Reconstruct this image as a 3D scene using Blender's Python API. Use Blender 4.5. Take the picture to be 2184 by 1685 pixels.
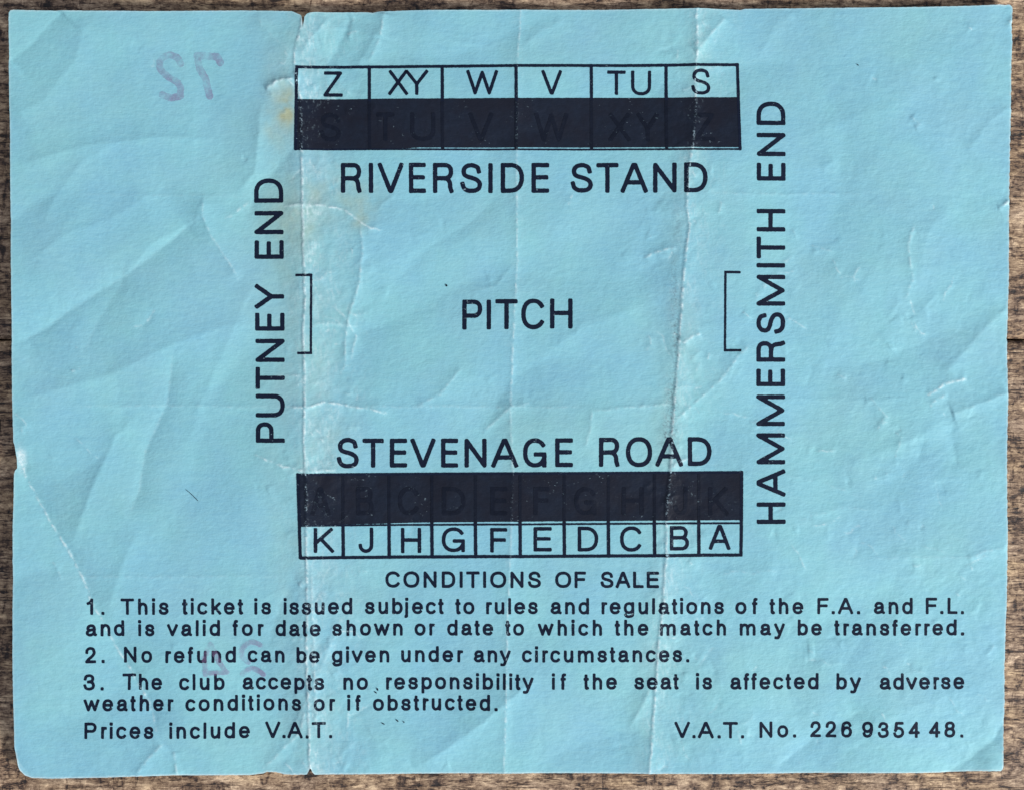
import bpy, math, numpy as np
from mathutils import Vector

# ------------------------------------------------------------------ scene
for o in list(bpy.data.objects):
    bpy.data.objects.remove(o)
sc = bpy.context.scene
C = sc.collection
S = 5e-5                     # one drawing unit (U) = 0.05 mm
W, H = 2184.0, 1685.0        # field of view in U, origin top left
ZP = 13.0                    # mean height of the paper above the table (U)

def P(x, y, z=0.0):
    return ((x - W / 2) * S, (H / 2 - y) * S, z * S)

# camera, straight above the ticket
cam = bpy.data.cameras.new('camera')
co = bpy.data.objects.new('camera', cam); C.objects.link(co)
DIST = 3300.0
co.location = (0, 0, (ZP + DIST) * S)
cam.sensor_width = 36.0
cam.lens = 36.0 * DIST / W
cam.clip_start = 0.005; cam.clip_end = 10
sc.camera = co

# room light: soft even ambient and one window to the lower right
world = bpy.data.worlds.new("World"); sc.world = world
world.use_nodes = True
bg = world.node_tree.nodes['Background']
bg.inputs[0].default_value = (0.80, 0.88, 1.0, 1)
bg.inputs[1].default_value = 0.50

def area(name, az, el, dist, size, power, col):
    l = bpy.data.lights.new(name, 'AREA'); l.shape = 'RECTANGLE'
    l.size = size[0]; l.size_y = size[1]; l.energy = power; l.color = col
    o = bpy.data.objects.new(name, l); C.objects.link(o)
    d = Vector((math.cos(el) * math.cos(az), math.cos(el) * math.sin(az), math.sin(el)))
    o.location = d * dist
    o.rotation_euler = (-d).to_track_quat('-Z', 'Y').to_euler()
    return o
area('window_light', math.radians(-33), math.radians(27), 1.1, (0.28, 0.28), 18.6, (1.0, 0.985, 0.93))

sc.view_settings.view_transform = 'Standard'
sc.view_settings.look = 'None'
sc.view_settings.exposure = 0.0
sc.render.resolution_x = 1024; sc.render.resolution_y = 789

# ------------------------------------------------------------------ numpy noise
def perlin(x, y, seed):
    rng = np.random.RandomState(seed)
    n = 256
    ang = rng.rand(n, n) * 2 * np.pi
    gx, gy = np.cos(ang), np.sin(ang)
    xi = np.floor(x).astype(np.int64); yi = np.floor(y).astype(np.int64)
    fx = x - xi; fy = y - yi
    u = fx * fx * fx * (fx * (fx * 6 - 15) + 10); v = fy * fy * fy * (fy * (fy * 6 - 15) + 10)
    def g(i, j, dx, dy):
        a = (xi + i) % n; b = (yi + j) % n
        return gx[a, b] * dx + gy[a, b] * dy
    n00 = g(0, 0, fx, fy); n10 = g(1, 0, fx - 1, fy)
    n01 = g(0, 1, fx, fy - 1); n11 = g(1, 1, fx - 1, fy - 1)
    return (n00 * (1 - u) + n10 * u) * (1 - v) + (n01 * (1 - u) + n11 * u) * v

def fbm(x, y, seed, octv=3, gain=0.5):
    t = 0; a = 1.0
    for k in range(octv):
        t = t + a * perlin(x * 2 ** k + 17.3 * k, y * 2 ** k + 5.1 * k, seed + k); a *= gain
    return t

def seg_dist(X, Y, pts):
    """signed distance to a polyline, and the parameter 0..1 along it"""
    best = np.full(X.shape, 1e9); sgn = np.ones(X.shape); par = np.zeros(X.shape)
    L = [0.0]
    for (a, b) in zip(pts[:-1], pts[1:]):
        L.append(L[-1] + math.hypot(b[0] - a[0], b[1] - a[1]))
    for k, (a, b) in enumerate(zip(pts[:-1], pts[1:])):
        dx, dy = b[0] - a[0], b[1] - a[1]; ll = dx * dx + dy * dy + 1e-9
        t = np.clip(((X - a[0]) * dx + (Y - a[1]) * dy) / ll, 0, 1)
        ex = X - a[0] - t * dx; ey = Y - a[1] - t * dy
        d = np.hypot(ex, ey); m = d < best
        best[m] = d[m]
        cr = dx * (Y - a[1]) - dy * (X - a[0])
        sgn[m] = np.sign(cr[m]); par[m] = ((L[k] + t * (L[k + 1] - L[k])) / L[-1])[m]
    return best, sgn, par

def box(X0, Y0, X1, Y1, m):
    i0 = max(0, int((X0 - m - GX0) / G)); i1 = min(NX, int((X1 + m - GX0) / G) + 2)
    j0 = max(0, int((Y0 - m - GY0) / G)); j1 = min(NY, int((Y1 + m - GY0) / G) + 2)
    return j0, j1, i0, i1

# ------------------------------------------------------------------ paper grid
G = 2.5
GX0, GY0 = 17.5, 5.0
NX, NY = int(2147.5 / G) + 1, int(1657.5 / G) + 1
gx = GX0 + np.arange(NX) * G
gy = GY0 + np.arange(NY) * G
PX, PY = np.meshgrid(gx, gy)

# wobble that keeps creases from being ruled lines
wx = 1.8 * fbm(PX / 26, PY / 26, 11, 3) + 1.2 * fbm(PX / 8, PY / 8, 12, 2)
wy = 2.6 * fbm(PX / 26, PY / 26, 21, 3) + 1.6 * fbm(PX / 8, PY / 8, 22, 2)
QX, QY = PX + wx, PY + wy

Hh = np.zeros_like(PX)           # height (U)
WEAR = np.zeros_like(PX)         # rubbed, fibrous paper
STAIN = np.zeros_like(PX)        # yellow brown stain
DIRT = np.zeros_like(PX)         # grey grime

# gentle lie of the sheet: left and top edges stand off the table
Hh += 13 + 19 * np.exp(-(PX - 25) / 340) + 9 * np.exp(-(PY - 20) / 330) * (0.6 + 0.4 * np.cos(PX / 400)) \
      - 5 * np.exp(-(1660 - PY) / 260) - 3 * np.exp(-(2160 - PX) / 200)
Hh += 6.0 * fbm(PX / 520, PY / 430, 31, 2)
# crumple: folded noise gives facets with soft ridges between them
n1 = fbm(QX / 380 + 0.35 * QY / 380, QY / 330 - 0.4 * QX / 380, 41, 1)
Hh += 13.0 * np.sqrt(n1 * n1 + 0.0002)
n2 = fbm(QX / 190 - 0.5 * QY / 190, QY / 150 + 0.3 * QX / 190, 51, 1)
Hh -= 3.2 * np.sqrt(n2 * n2 + 0.0006)
n3 = fbm(PX / 52, PY / 47, 61, 2)
dens = np.clip(0.40 + 0.8 * np.exp(-((PX - 690) / 90) ** 2) + 0.7 * np.exp(-((PX - 1440) / 80) ** 2)
               + 0.5 * np.clip((PX - 1600) / 600, 0, 1) + 0.3 * np.clip((PY - 1100) / 500, 0, 1), 0, 1.2)
Hh += 1.15 * dens * np.sqrt(n3 * n3 + 0.002)
n4 = fbm(PX / 15, PY / 11, 71, 2)
Hh += 0.30 * dens * n4

def crease(pts, amp, w, wear=0.0, fine=0.0, ends=0.12, wearw=2.2, asym=0.0):
    """amp > 0 a ridge, amp < 0 a valley; w its half width; fine a narrow crack on top"""
    xs = [p[0] for p in pts]; ys = [p[1] for p in pts]
    j0, j1, i0, i1 = box(min(xs), min(ys), max(xs), max(ys), w * 4.5 + 8)
    if j1 <= j0 or i1 <= i0: return
    sl = (slice(j0, j1), slice(i0, i1))
    X, Y = QX[sl], QY[sl]
    d, sg, t = seg_dist(X, Y, pts)
    env = np.clip(t / max(ends, 1e-3), 0, 1) * np.clip((1 - t) / max(ends, 1e-3), 0, 1) if ends > 0 else 1.0
    core = np.sqrt(d * d + 2.0) - 1.41
    ww = w * (1 + asym * sg)
    Hh[sl] += amp * np.exp(-core / ww) * np.exp(-(d / (3.2 * w)) ** 4) * env
    br = np.clip(0.58 + 1.6 * fbm(PX[sl] / 11, PY[sl] / 11, 81, 3), 0.0, 1.5)
    if fine:
        Hh[sl] += fine * np.exp(-(d / 3.0) ** 2) * br * (env if ends > 0 else 1)
    if wear:
        WEAR[sl] = np.maximum(WEAR[sl], wear * br * np.exp(-(d / wearw) ** 2) * (np.sqrt(env) if ends > 0 else 1))

# the three upright folds
FL = [(648, 35), (641, 75), (629, 118), (632, 160), (643, 215), (645, 330), (647, 440), (650, 560), (652, 640),
      (648, 700), (651, 800), (652, 870), (650, 920), (653, 990), (655, 1060), (655, 1200), (657, 1290), (657, 1340),
      (654, 1400), (658, 1480), (660, 1560), (662, 1650)]
FM = [(1110, 20), (1108, 70), (1103, 140), (1102, 330), (1103, 560), (1096, 700), (1092, 800), (1088, 870),
      (1091, 940), (1094, 1010), (1088, 1200), (1083, 1300), (1080, 1400), (1080, 1480), (1075, 1650)]
FR = [(1485, 15), (1487, 100), (1483, 150), (1484, 230), (1478, 300), (1470, 350), (1464, 440), (1470, 480),
      (1460, 560), (1450, 700), (1445, 780), (1439, 850), (1433, 920), (1430, 1000), (1421, 1080), (1421, 1180),
      (1415, 1280), (1405, 1370), (1400, 1450), (1392, 1560), (1385, 1650)]
crease(FL, 7.0, 34, 1.5, .9, 0, 2.0); crease([(x - 5, y) for x, y in FL], -1.2, 6, 0, 0, 0)
crease(FM, 2.0, 18, 0.6, .4, 0, 1.8)
crease(FR, 5.0, 24, 1.1, .6, 0, 2.0); crease([(x - 6, y) for x, y in FR[5:]], -1.6, 8, 0, 0, 0.1)

CR = [
 # left third
 ([(30, 742), (80, 715), (170, 652), (270, 590), (350, 530), (430, 462)], -5.2, 58, 0.05, 0, .08),
 ([(437, 415), (434, 460), (452, 505), (490, 560), (512, 600)], 2.0, 20, .25, .2, .1),
 ([(438, 418), (420, 470), (330, 520), (260, 600)], 1.6, 30, .0, .1, .1),
 ([(40, 955), (60, 1020), (90, 1072), (112, 1112), (150, 1172), (180, 1232), (200, 1285), (250, 1380), (282, 1430), (322, 1500), (336, 1560)], -3.6, 38, .62, .8, .06),
 ([(300, 880), (250, 930), (205, 1030), (172, 1120), (150, 1180)], 3.2, 36, 0, 0, .2),
 ([(372, 745), (358, 860), (312, 960), (300, 1040), (275, 1110)], -3.2, 34, .12, .1, .15),
 ([(30, 860), (130, 830), (240, 800), (360, 740), (470, 700), (560, 690)], 2.8, 46, 0, 0, .15),
 ([(30, 364), (120, 335), (200, 315), (336, 296), (480, 300)], 3.2, 44, 0, 0, .15),
 ([(30, 140), (75, 100), (140, 30)], -3.6, 48, 0, 0, .05),
 ([(28, 260), (100, 220), (170, 130), (190, 40)], 2.4, 52, 0, 0, .1),
 ([(90, 500), (120, 430), (180, 350), (260, 300)], 2.0, 40, 0, 0, .2),
 ([(180, 760), (210, 690), (262, 610), (270, 560)], -1.6, 30, .06, 0, .2),
 ([(150, 867), (330, 865), (610, 868)], 0.7, 12, .12, .25, .2),
 ([(160, 418), (330, 420), (540, 418)], 0.6, 14, .05, .15, .2),
 ([(120, 1228), (330, 1229), (620, 1228)], 0.6, 14, .10, .2, .2),
 ([(292, 1652), (318, 1615), (352, 1583)], 2.6, 24, .25, .3, .1),
 ([(372, 1600), (380, 1650)], 1.0, 12, .35, .4, .1),
 ([(34, 1605), (52, 1636), (78, 1658)], -2.4, 20, .15, .2, .0),
 ([(560, 210), (552, 300), (545, 370), (500, 420)], 2.6, 30, 0, .1, .2),
 ([(568, 195), (575, 187), (592, 177), (630, 170), (642, 172)], 3.2, 10, .75, 1.1, .08),
 ([(566, 196), (600, 205), (640, 235)], 1.0, 14, .1, .2, .2),
 ([(642, 128), (660, 90), (705, 40)], 2.4, 20, .1, .1, .1),
 ([(628, 120), (600, 95), (560, 60), (548, 30)], 1.8, 22, .1, .2, .2),
 # between the folds
 ([(606, 442), (648, 438), (690, 441), (735, 450), (762, 470), (790, 488), (822, 492)], 1.5, 9, .7, .7, .1),
 ([(768, 478), (775, 530), (768, 605), (745, 672), (738, 722), (735, 790)], 1.6, 12, .42, .5, .1),
 ([(742, 672), (784, 674)], .8, 7, .4, .4, .2),
 ([(700, 645), (735, 675), (760, 720), (748, 770)], .9, 8, .4, .4, .2),
 ([(610, 866), (652, 870), (690, 858), (760, 868), (830, 882)], 1.5, 10, .7, .8, .1),
 ([(560, 812), (600, 800), (650, 803)], .8, 9, .3, .3, .2),
 ([(545, 968), (575, 982), (610, 995), (652, 1004), (720, 1003)], 1.3, 10, .6, .6, .1),
 ([(652, 700), (690, 690), (760, 697)], .9, 9, .3, .4, .2),
 ([(812, 84), (820, 30)], 2.4, 16, .4, .5, .05), ([(786, 135), (812, 84)], 1.6, 14, .2, .3, .1),
 ([(889, 866), (940, 840), (985, 783)], 1.4, 16, .16, .3, .1),
 ([(1027, 924), (1060, 895), (1091, 867), (1130, 860)], 1.3, 14, .25, .4, .1),
 ([(1245, 960), (1259, 914), (1262, 877), (1330, 870), (1430, 862)], 1.1, 12, .2, .4, .1),
 ([(760, 868), (900, 867), (1090, 868), (1240, 868)], .6, 10, .15, .3, .1),
 ([(1373, 552), (1410, 536), (1442, 528)], 1.4, 9, .5, .6, .1),
 ([(1100, 560), (1060, 610), (1000, 625)], 1.0, 16, .05, .1, .2),
 ([(1110, 110), (1150, 70), (1210, 40)], 1.5, 22, .05, .1, .2),
 ([(880, 40), (960, 90), (1060, 100)], 1.4, 24, 0, 0, .2),
 ([(886, 1640), (960, 1590), (1027, 1541), (1100, 1480), (1150, 1430)], 3.2, 34, .03, .1, .12),
 ([(1340, 1560), (1372, 1500), (1400, 1440)], 2.4, 22, .1, .2, .15),
 ([(735, 1300), (700, 1390), (650, 1500), (600, 1600)], 1.5, 20, .1, .2, .15),
 ([(640, 1210), (600, 1290), (570, 1380)], -1.5, 22, .05, .2, .2),
 ([(665, 1200), (668, 1300), (672, 1400), (674, 1560)], .7, 5, .4, .4, .1),
 ([(560, 1640), (600, 1600), (640, 1560), (656, 1500)], 1.4, 16, .3, .4, .1),
 ([(700, 140), (728, 90), (752, 30)], -2.2, 22, 0, 0, .1),
 ([(760, 150), (790, 100), (812, 60)], 1.6, 20, 0, 0, .1),
 ([(520, 470), (560, 400), (600, 350), (640, 300)], -2.0, 30, 0, 0, .15),
 ([(70, 560), (150, 500), (240, 470), (350, 400)], 1.8, 40, 0, 0, .15),
 ([(300, 1120), (250, 1240), (230, 1320)], 1.8, 34, 0, 0, .2),
 ([(560, 560), (500, 700), (430, 860), (400, 960)], 1.6, 40, 0, 0, .2),
 ([(830, 620), (900, 540), (1010, 470), (1080, 400)], -1.6, 36, 0, 0, .2),
 ([(1130, 780), (1240, 700), (1400, 640)], 1.5, 34, 0, 0, .2),
 ([(1190, 480), (1300, 560), (1420, 600)], -1.2, 34, 0, 0, .2),
 # right third
 ([(1484, 115), (1511, 81), (1546, 40)], 2.2, 16, .3, .4, .05),
 ([(1600, 735), (1575, 760), (1531, 817), (1470, 870), (1436, 900)], 1.7, 14, .3, .5, .1),
 ([(1430, 1000), (1446, 985), (1470, 975)], 1.8, 12, .5, .6, .1),
 ([(1455, 735), (1475, 718), (1495, 712)], 1.4, 10, .5, .5, .1),
 ([(1977, 842), (2000, 830), (2021, 816), (2064, 808)], 1.5, 13, .8, .6, .1),
 ([(1984, 868), (1998, 850), (2020, 842)], 1.0, 9, .4, .5, .1),
 ([(2029, 884), (2071, 867), (2110, 853), (2152, 836)], 3.6, 22, .1, .2, .05),
 ([(2028, 905), (2036, 961), (2042, 1000)], -2.0, 20, .0, .1, .15),
 ([(2010, 800), (2075, 731), (2110, 690), (2152, 655)], 3.6, 34, .05, .1, .08),
 ([(1855, 848), (1880, 875), (1892, 890), (1870, 905)], 1.5, 12, .2, .3, .1),
 ([(1600, 870), (1700, 850), (1860, 855), (1977, 842)], 1.2, 22, 0, .1, .2),
 ([(1510, 415), (1640, 416), (1850, 415)], .7, 12, .1, .3, .2),
 ([(2128, 446), (2140, 441), (2153, 430)], 2.2, 8, .9, 1.0, .1),
 ([(2150, 55), (2158, 40), (2161, 36)], 2.4, 9, .7, .8, .0),
 ([(1940, 250), (1960, 268), (1948, 275)], 1.8, 10, .2, .3, .1),
 ([(1950, 480), (1935, 520), (1945, 600), (1930, 640)], 1.4, 14, .3, .5, .1),
 ([(1700, 300), (1790, 260), (1900, 230), (1990, 170)], 1.8, 40, 0, 0, .2),
 ([(1620, 120), (1650, 60), (1690, 30)], 1.8, 26, 0, 0, .1),
 ([(2060, 330), (2110, 260), (2158, 225)], 2.6, 32, 0, 0, .1),
 ([(1975, 620), (1960, 560), (1985, 480), (2040, 430)], 1.6, 34, 0, 0, .2),
 ([(2060, 1190), (2100, 1175), (2150, 1165)], 1.8, 18, .2, .3, .1),
 ([(1850, 1190), (1960, 1188), (2150, 1185)], .9, 14, .1, .2, .2),
 ([(1920, 1195), (1905, 1260), (1800, 1420), (1780, 1450)], -1.7, 36, 0, 0, .15),
 ([(1655, 1640), (1700, 1605), (1760, 1560), (1850, 1510)], -3.0, 32, .02, 0, .12),
 ([(2021, 1652), (2080, 1612), (2120, 1578), (2146, 1540)], -3.4, 24, .03, 0, .0),
 ([(1840, 1560), (1960, 1500), (2060, 1470), (2150, 1440)], 2.2, 46, 0, 0, .15),
 ([(1790, 1000), (1860, 970), (1960, 930), (2020, 890)], 2.4, 40, 0, .1, .15),
 ([(1700, 1110), (1800, 1080), (1880, 1090)], 1.4, 20, .1, .2, .2),
 ([(1660, 1010), (1760, 1030), (1840, 1060)], 1.2, 22, .1, .2, .2),
]
for c in CR:
    pts, amp, w, wr, fn, en = c
    crease(pts, amp * (1.05 if pts[0][0] > 1560 else 1.4), w * .85, wr * 1.3, fn * 1.1, en)

# many small hairline wrinkles, thicker along the folds
rng = np.random.RandomState(5)
for k in range(420):
    q = rng.rand()
    if q < 0.30: x, y = 690 + rng.randn() * 55, rng.rand() * 1620 + 30
    elif q < 0.52: x, y = 1450 + rng.randn() * 45, rng.rand() * 1620 + 30
    elif q < 0.86: x, y = 1560 + rng.rand() * 540, 500 + rng.rand() * 1100
    else: x, y = rng.rand() * 2100 + 30, rng.rand() * 1620 + 30
    a = rng.choice([0.1, -0.35, 0.8, 1.3, -0.9, 0.0]) + rng.randn() * 0.3
    L = 12 + rng.rand() ** 2 * 60
    pts = [(x, y)]
    for s in range(3):
        a += rng.randn() * 0.45
        pts.append((pts[-1][0] + math.cos(a) * L / 3, pts[-1][1] - math.sin(a) * L / 3))
    am = (0.45 + rng.rand() * 0.8) * (1 if rng.rand() < 0.7 else -1)
    crease(pts, am, 4 + rng.rand() * 8, (0.15 + 0.5 * rng.rand()) if rng.rand() < .45 else 0, 0.25 * rng.rand(), .2, 1.6)

# rubbed, greyer paper beside the folds
for fl_, off, wd, am in ((FL, 14, 26, .46), (FL, 60, 60, .20), (FR, 6, 26, .30), (FR, 40, 60, .10), (FM, 0, 14, .12), (FL, -30, 30, .10)):
    d, sg, t = seg_dist(QX, QY, [(x + off, y) for x, y in fl_])
    pt = np.clip(.45 + 1.3 * fbm(PX / 38, PY / 60, 131 + int(wd), 3), 0, 1.3)
    st_ = np.clip(.4 + 2.2 * fbm(PX / 5.5, PY / 14, 151 + int(wd), 3), 0, 1.4)
    WEAR += am * np.exp(-(d / wd) ** 2) * pt * st_
# stains and grime
for fl_, off, wd, am in ((FL, 15, 75, .13), (FL, -40, 50, .06), (FR, -5, 45, .11)):
    d, sg, t = seg_dist(QX, QY, [(x + off, y) for x, y in fl_])
    STAIN += am * np.exp(-(d / wd) ** 2) * np.clip(.55 + 1.3 * fbm(PX / 60, PY / 90, 171 + int(wd), 4), 0, 1.3)
    DIRT += .5 * am * np.exp(-(d / (wd * .4)) ** 2) * np.clip(.2 + 1.6 * fbm(PX / 16, PY / 40, 181 + int(wd), 4), 0, 1.2)
def blob(A, x, y, rx, ry, v, sc_=30):
    n = 1 + 1.2 * fbm(PX / sc_, PY / sc_, int(x) % 97, 3)
    A += v * np.exp(-((PX - x) / rx) ** 2 - ((PY - y) / ry) ** 2) * np.clip(n, 0, 2)
blob(STAIN, 615, 232, 17, 40, .75); blob(STAIN, 600, 200, 24, 30, .25); blob(STAIN, 590, 270, 30, 50, .25)
blob(STAIN, 770, 470, 22, 22, .3); blob(STAIN, 770, 430, 50, 40, .22); blob(STAIN, 610, 470, 70, 60, .14)
blob(STAIN, 645, 470, 60, 70, .16); blob(STAIN, 590, 640, 80, 300, .08, 80); blob(STAIN, 720, 950, 50, 60, .12)
blob(STAIN, 1150, 980, 300, 90, .07, 90); blob(STAIN, 700, 395, 60, 40, .2)
STAIN += 0.08 * np.clip(fbm(PX / 190, PY / 170, 91, 3) + 0.15, 0, 1)
for x, y, rx, ry, v in [(1437, 620, 12, 60, .55), (1440, 730, 10, 60, .7), (1433, 860, 12, 60, .75), (1425, 930, 16, 40, .8),
                        (1445, 480, 12, 60, .3), (712, 985, 14, 16, .35), (600, 330, 30, 60, .18), (668, 1480, 12, 90, .35),
                        (676, 1255, 22, 40, .28), (1500, 60, 16, 30, .2), (660, 90, 14, 40, .25), (1410, 1500, 10, 70, .2),
                        (740, 60, 40, 30, .12), (1460, 330, 14, 30, .3)]:
    blob(DIRT, x, y, rx, ry, v, 7)
speck = np.clip(fbm(PX / 7, PY / 7, 95, 2) - 0.62, 0, 1) * 2.2
DIRT += speck * 0.9 * np.clip(fbm(PX / 160, PY / 160, 97, 2) + 0.25, 0, 1)
# little rolled flap on the left edge
blob(WEAR, 50, 978, 9, 22, 1.1)
STAIN = np.clip(STAIN, 0, 1); DIRT = np.clip(DIRT, 0, 1)

# ------------------------------------------------------------------ outline of the sheet
OUT = [(27.5, 44), (28, 35), (31, 30), (38, 28.7), (172, 29.3), (315, 29.6), (424, 28), (516, 26.4), (594, 27.2), (623, 28),
 (632, 31), (638, 34), (644, 37), (646, 50), (647.5, 66), (649, 66), (650, 50), (651.5, 40), (656, 34), (662, 31), (672, 29.5), (781, 29.5),
 (795, 31), (812, 27.8), (910, 25.2), (1053, 23.8), (1163, 23), (1278, 23), (1507, 21.5), (1550, 23), (1579, 24), (1587, 21.5),
 (1789, 20), (1959, 18), (2060, 16), (2117, 13.5), (2152, 13), (2158, 18), (2155.5, 54), (2158, 90), (2155, 135), (2155, 188),
 (2154, 235), (2153, 302), (2152.3, 420), (2150.6, 563), (2151.6, 571), (2150, 639), (2148.3, 722), (2149.6, 840), (2149, 890),
 (2147, 991), (2148.3, 1118), (2147.3, 1215), (2145.6, 1356), (2143.3, 1524), (2141, 1632), (2140, 1640), (2135, 1644), (2088, 1645), (2004, 1648),
 (1450, 1649), (1228, 1648.5), (967, 1648.5), (709, 1650.7), (671, 1650.5), (667, 1645), (664, 1637), (661, 1637), (658.5, 1643), (655, 1650), (623, 1650.6),
 (606, 1649), (588, 1645), (571, 1644.5), (560, 1648), (537, 1651), (373, 1650.6), (201, 1655.5), (115, 1657), (72, 1655.5),
 (57, 1650), (46, 1639), (42, 1628), (36, 1591), (33.6, 1490), (33.6, 1121), (34.6, 1058), (34.6, 1010), (36.5, 1003), (41, 998), (41, 975),
 (38.6, 955), (35, 941), (33.6, 790), (32, 689), (31, 555), (30.2, 302), (28.5, 134)]

def poly_sdf(X, Y, poly):
    """> 0 inside"""
    d, _, _ = seg_dist(X, Y, poly + [poly[0]])
    ins = np.zeros(X.shape, bool)
    for (ax, ay), (bx, by) in zip(poly, poly[1:] + poly[:1]):
        if ay == by: continue
        c = ((ay > Y) != (by > Y)) & (X < (bx - ax) * (Y - ay) / (by - ay) + ax)
        ins ^= c
    return np.where(ins, d, -d)

SD = poly_sdf(PX, PY, OUT)
rough = 0.6 + 0.9 * np.clip((PX - 2100) / 40, 0, 1) + 0.7 * np.exp(-((PX - 600) / 60) ** 2) * (PY > 1500)
SD = SD + rough * fbm(PX / 9, PY / 9, 101, 3) * 1.1 + 0.25
# whitened cut edge, chewed more on the right and below
edge = np.exp(-(np.clip(SD, 0, 99) / 2.3) ** 2)
ew = 0.35 + 0.35 * (PX > 2100) * (0.6 + fbm(PX / 20, PY / 12, 111, 2)) + 0.55 * (PY > 1600) + 0.25 * (PY < 60) * (0.5 + 1.2 * fbm(PX / 60, PY / 60, 113, 2))
WEAR = np.maximum(WEAR, edge * np.clip(ew, 0, 1))
WEAR = np.clip(WEAR, 0, 1)
# chewed right edge waviness
Hh += 1.6 * np.exp(-(2160 - PX) / 14) * fbm(PX / 22, PY / 14, 121, 2)
Hh += 6 * np.exp(-((PX - 2125) ** 2 + (PY - 1640) ** 2) / 40 ** 2)
Hh = np.maximum(Hh, 3.0)

# ------------------------------------------------------------------ clip a triangulated grid by a signed field
def grid_tris(nx, ny):
    a = (np.arange(ny - 1)[:, None] * nx + np.arange(nx - 1)[None, :]).ravel()
    b, c, d = a + 1, a + nx, a + nx + 1
    return np.concatenate([np.stack([a, c, d], 1), np.stack([a, d, b], 1)])   # diagonal a-d, seen from above CCW

def clip(attrs, sd, nx, ny):
    """attrs: (N,k) values; keep the region sd > 0; returns attrs, triangles"""
    f = sd.ravel().copy(); f[np.abs(f) < 1e-4] = 1e-4
    T = grid_tris(nx, ny); ins = f[T] > 0; cnt = ins.sum(1)
    full = T[cnt == 3]
    keys = []; N = len(f)
    M1, M2 = T[cnt == 1], T[cnt == 2]; I1, I2 = ins[cnt == 1], ins[cnt == 2]
    r1 = np.argmax(I1, 1) if len(M1) else np.zeros(0, int)
    r2 = np.argmin(I2, 1) if len(M2) else np.zeros(0, int)
    def rot(M, r): 
        k = np.arange(len(M)); return M[k, r], M[k, (r + 1) % 3], M[k, (r + 2) % 3]
    a1, b1, c1 = rot(M1, r1); a2, b2, c2 = rot(M2, r2)
    def key(p, q): return np.minimum(p, q).astype(np.int64) * N + np.maximum(p, q)
    K = np.concatenate([key(a1, b1), key(a1, c1), key(a2, b2), key(a2, c2)])
    U, inv = np.unique(K, return_inverse=True); inv = inv.ravel()
    p, q = U // N, U % N
    t = f[p] / (f[p] - f[q])
    t = t[:, None]
    newa = attrs[p] * (1 - t) + attrs[q] * t
    s = np.cumsum([0, len(a1), len(a1), len(a2), len(a2)])
    e1ab, e1ac, e2ab, e2ac = [inv[s[k]:s[k + 1]] + N for k in range(4)]
    tris = np.concatenate([full, np.stack([a1, e1ab, e1ac], 1),
                           np.stack([e2ab, b2, c2], 1), np.stack([e2ab, c2, e2ac], 1)])
    A = np.concatenate([attrs, newa])
    used, inv2 = np.unique(tris, return_inverse=True)
    return A[used], inv2.reshape(-1, 3)

def mesh_from(name, V, T, quads=None):
    me = bpy.data.meshes.new(name)
    nq = 0 if quads is None else len(quads)
    me.vertices.add(len(V)); me.vertices.foreach_set('co', V.astype(np.float32).ravel())
    loops = T.ravel() if nq == 0 else np.concatenate([T.ravel(), quads.ravel()])
    me.loops.add(len(loops)); me.loops.foreach_set('vertex_index', loops.astype(np.int32))
    st = np.arange(len(T)) * 3
    if nq: st = np.concatenate([st, len(T) * 3 + np.arange(nq) * 4])
    me.polygons.add(len(T) + nq); me.polygons.foreach_set('loop_start', st.astype(np.int32))
    me.update(calc_edges=True)
    me.polygons.foreach_set('use_smooth', np.ones(len(T) + nq, bool))
    return me

def attr(me, name, v):
    a = me.attributes.new(name, 'FLOAT', 'POINT'); a.data.foreach_set('value', v.astype(np.float32))

def world_xyz(A):
    return np.stack([(A[:, 0] - W / 2) * S, (H / 2 - A[:, 1]) * S, A[:, 2] * S], 1)

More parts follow.
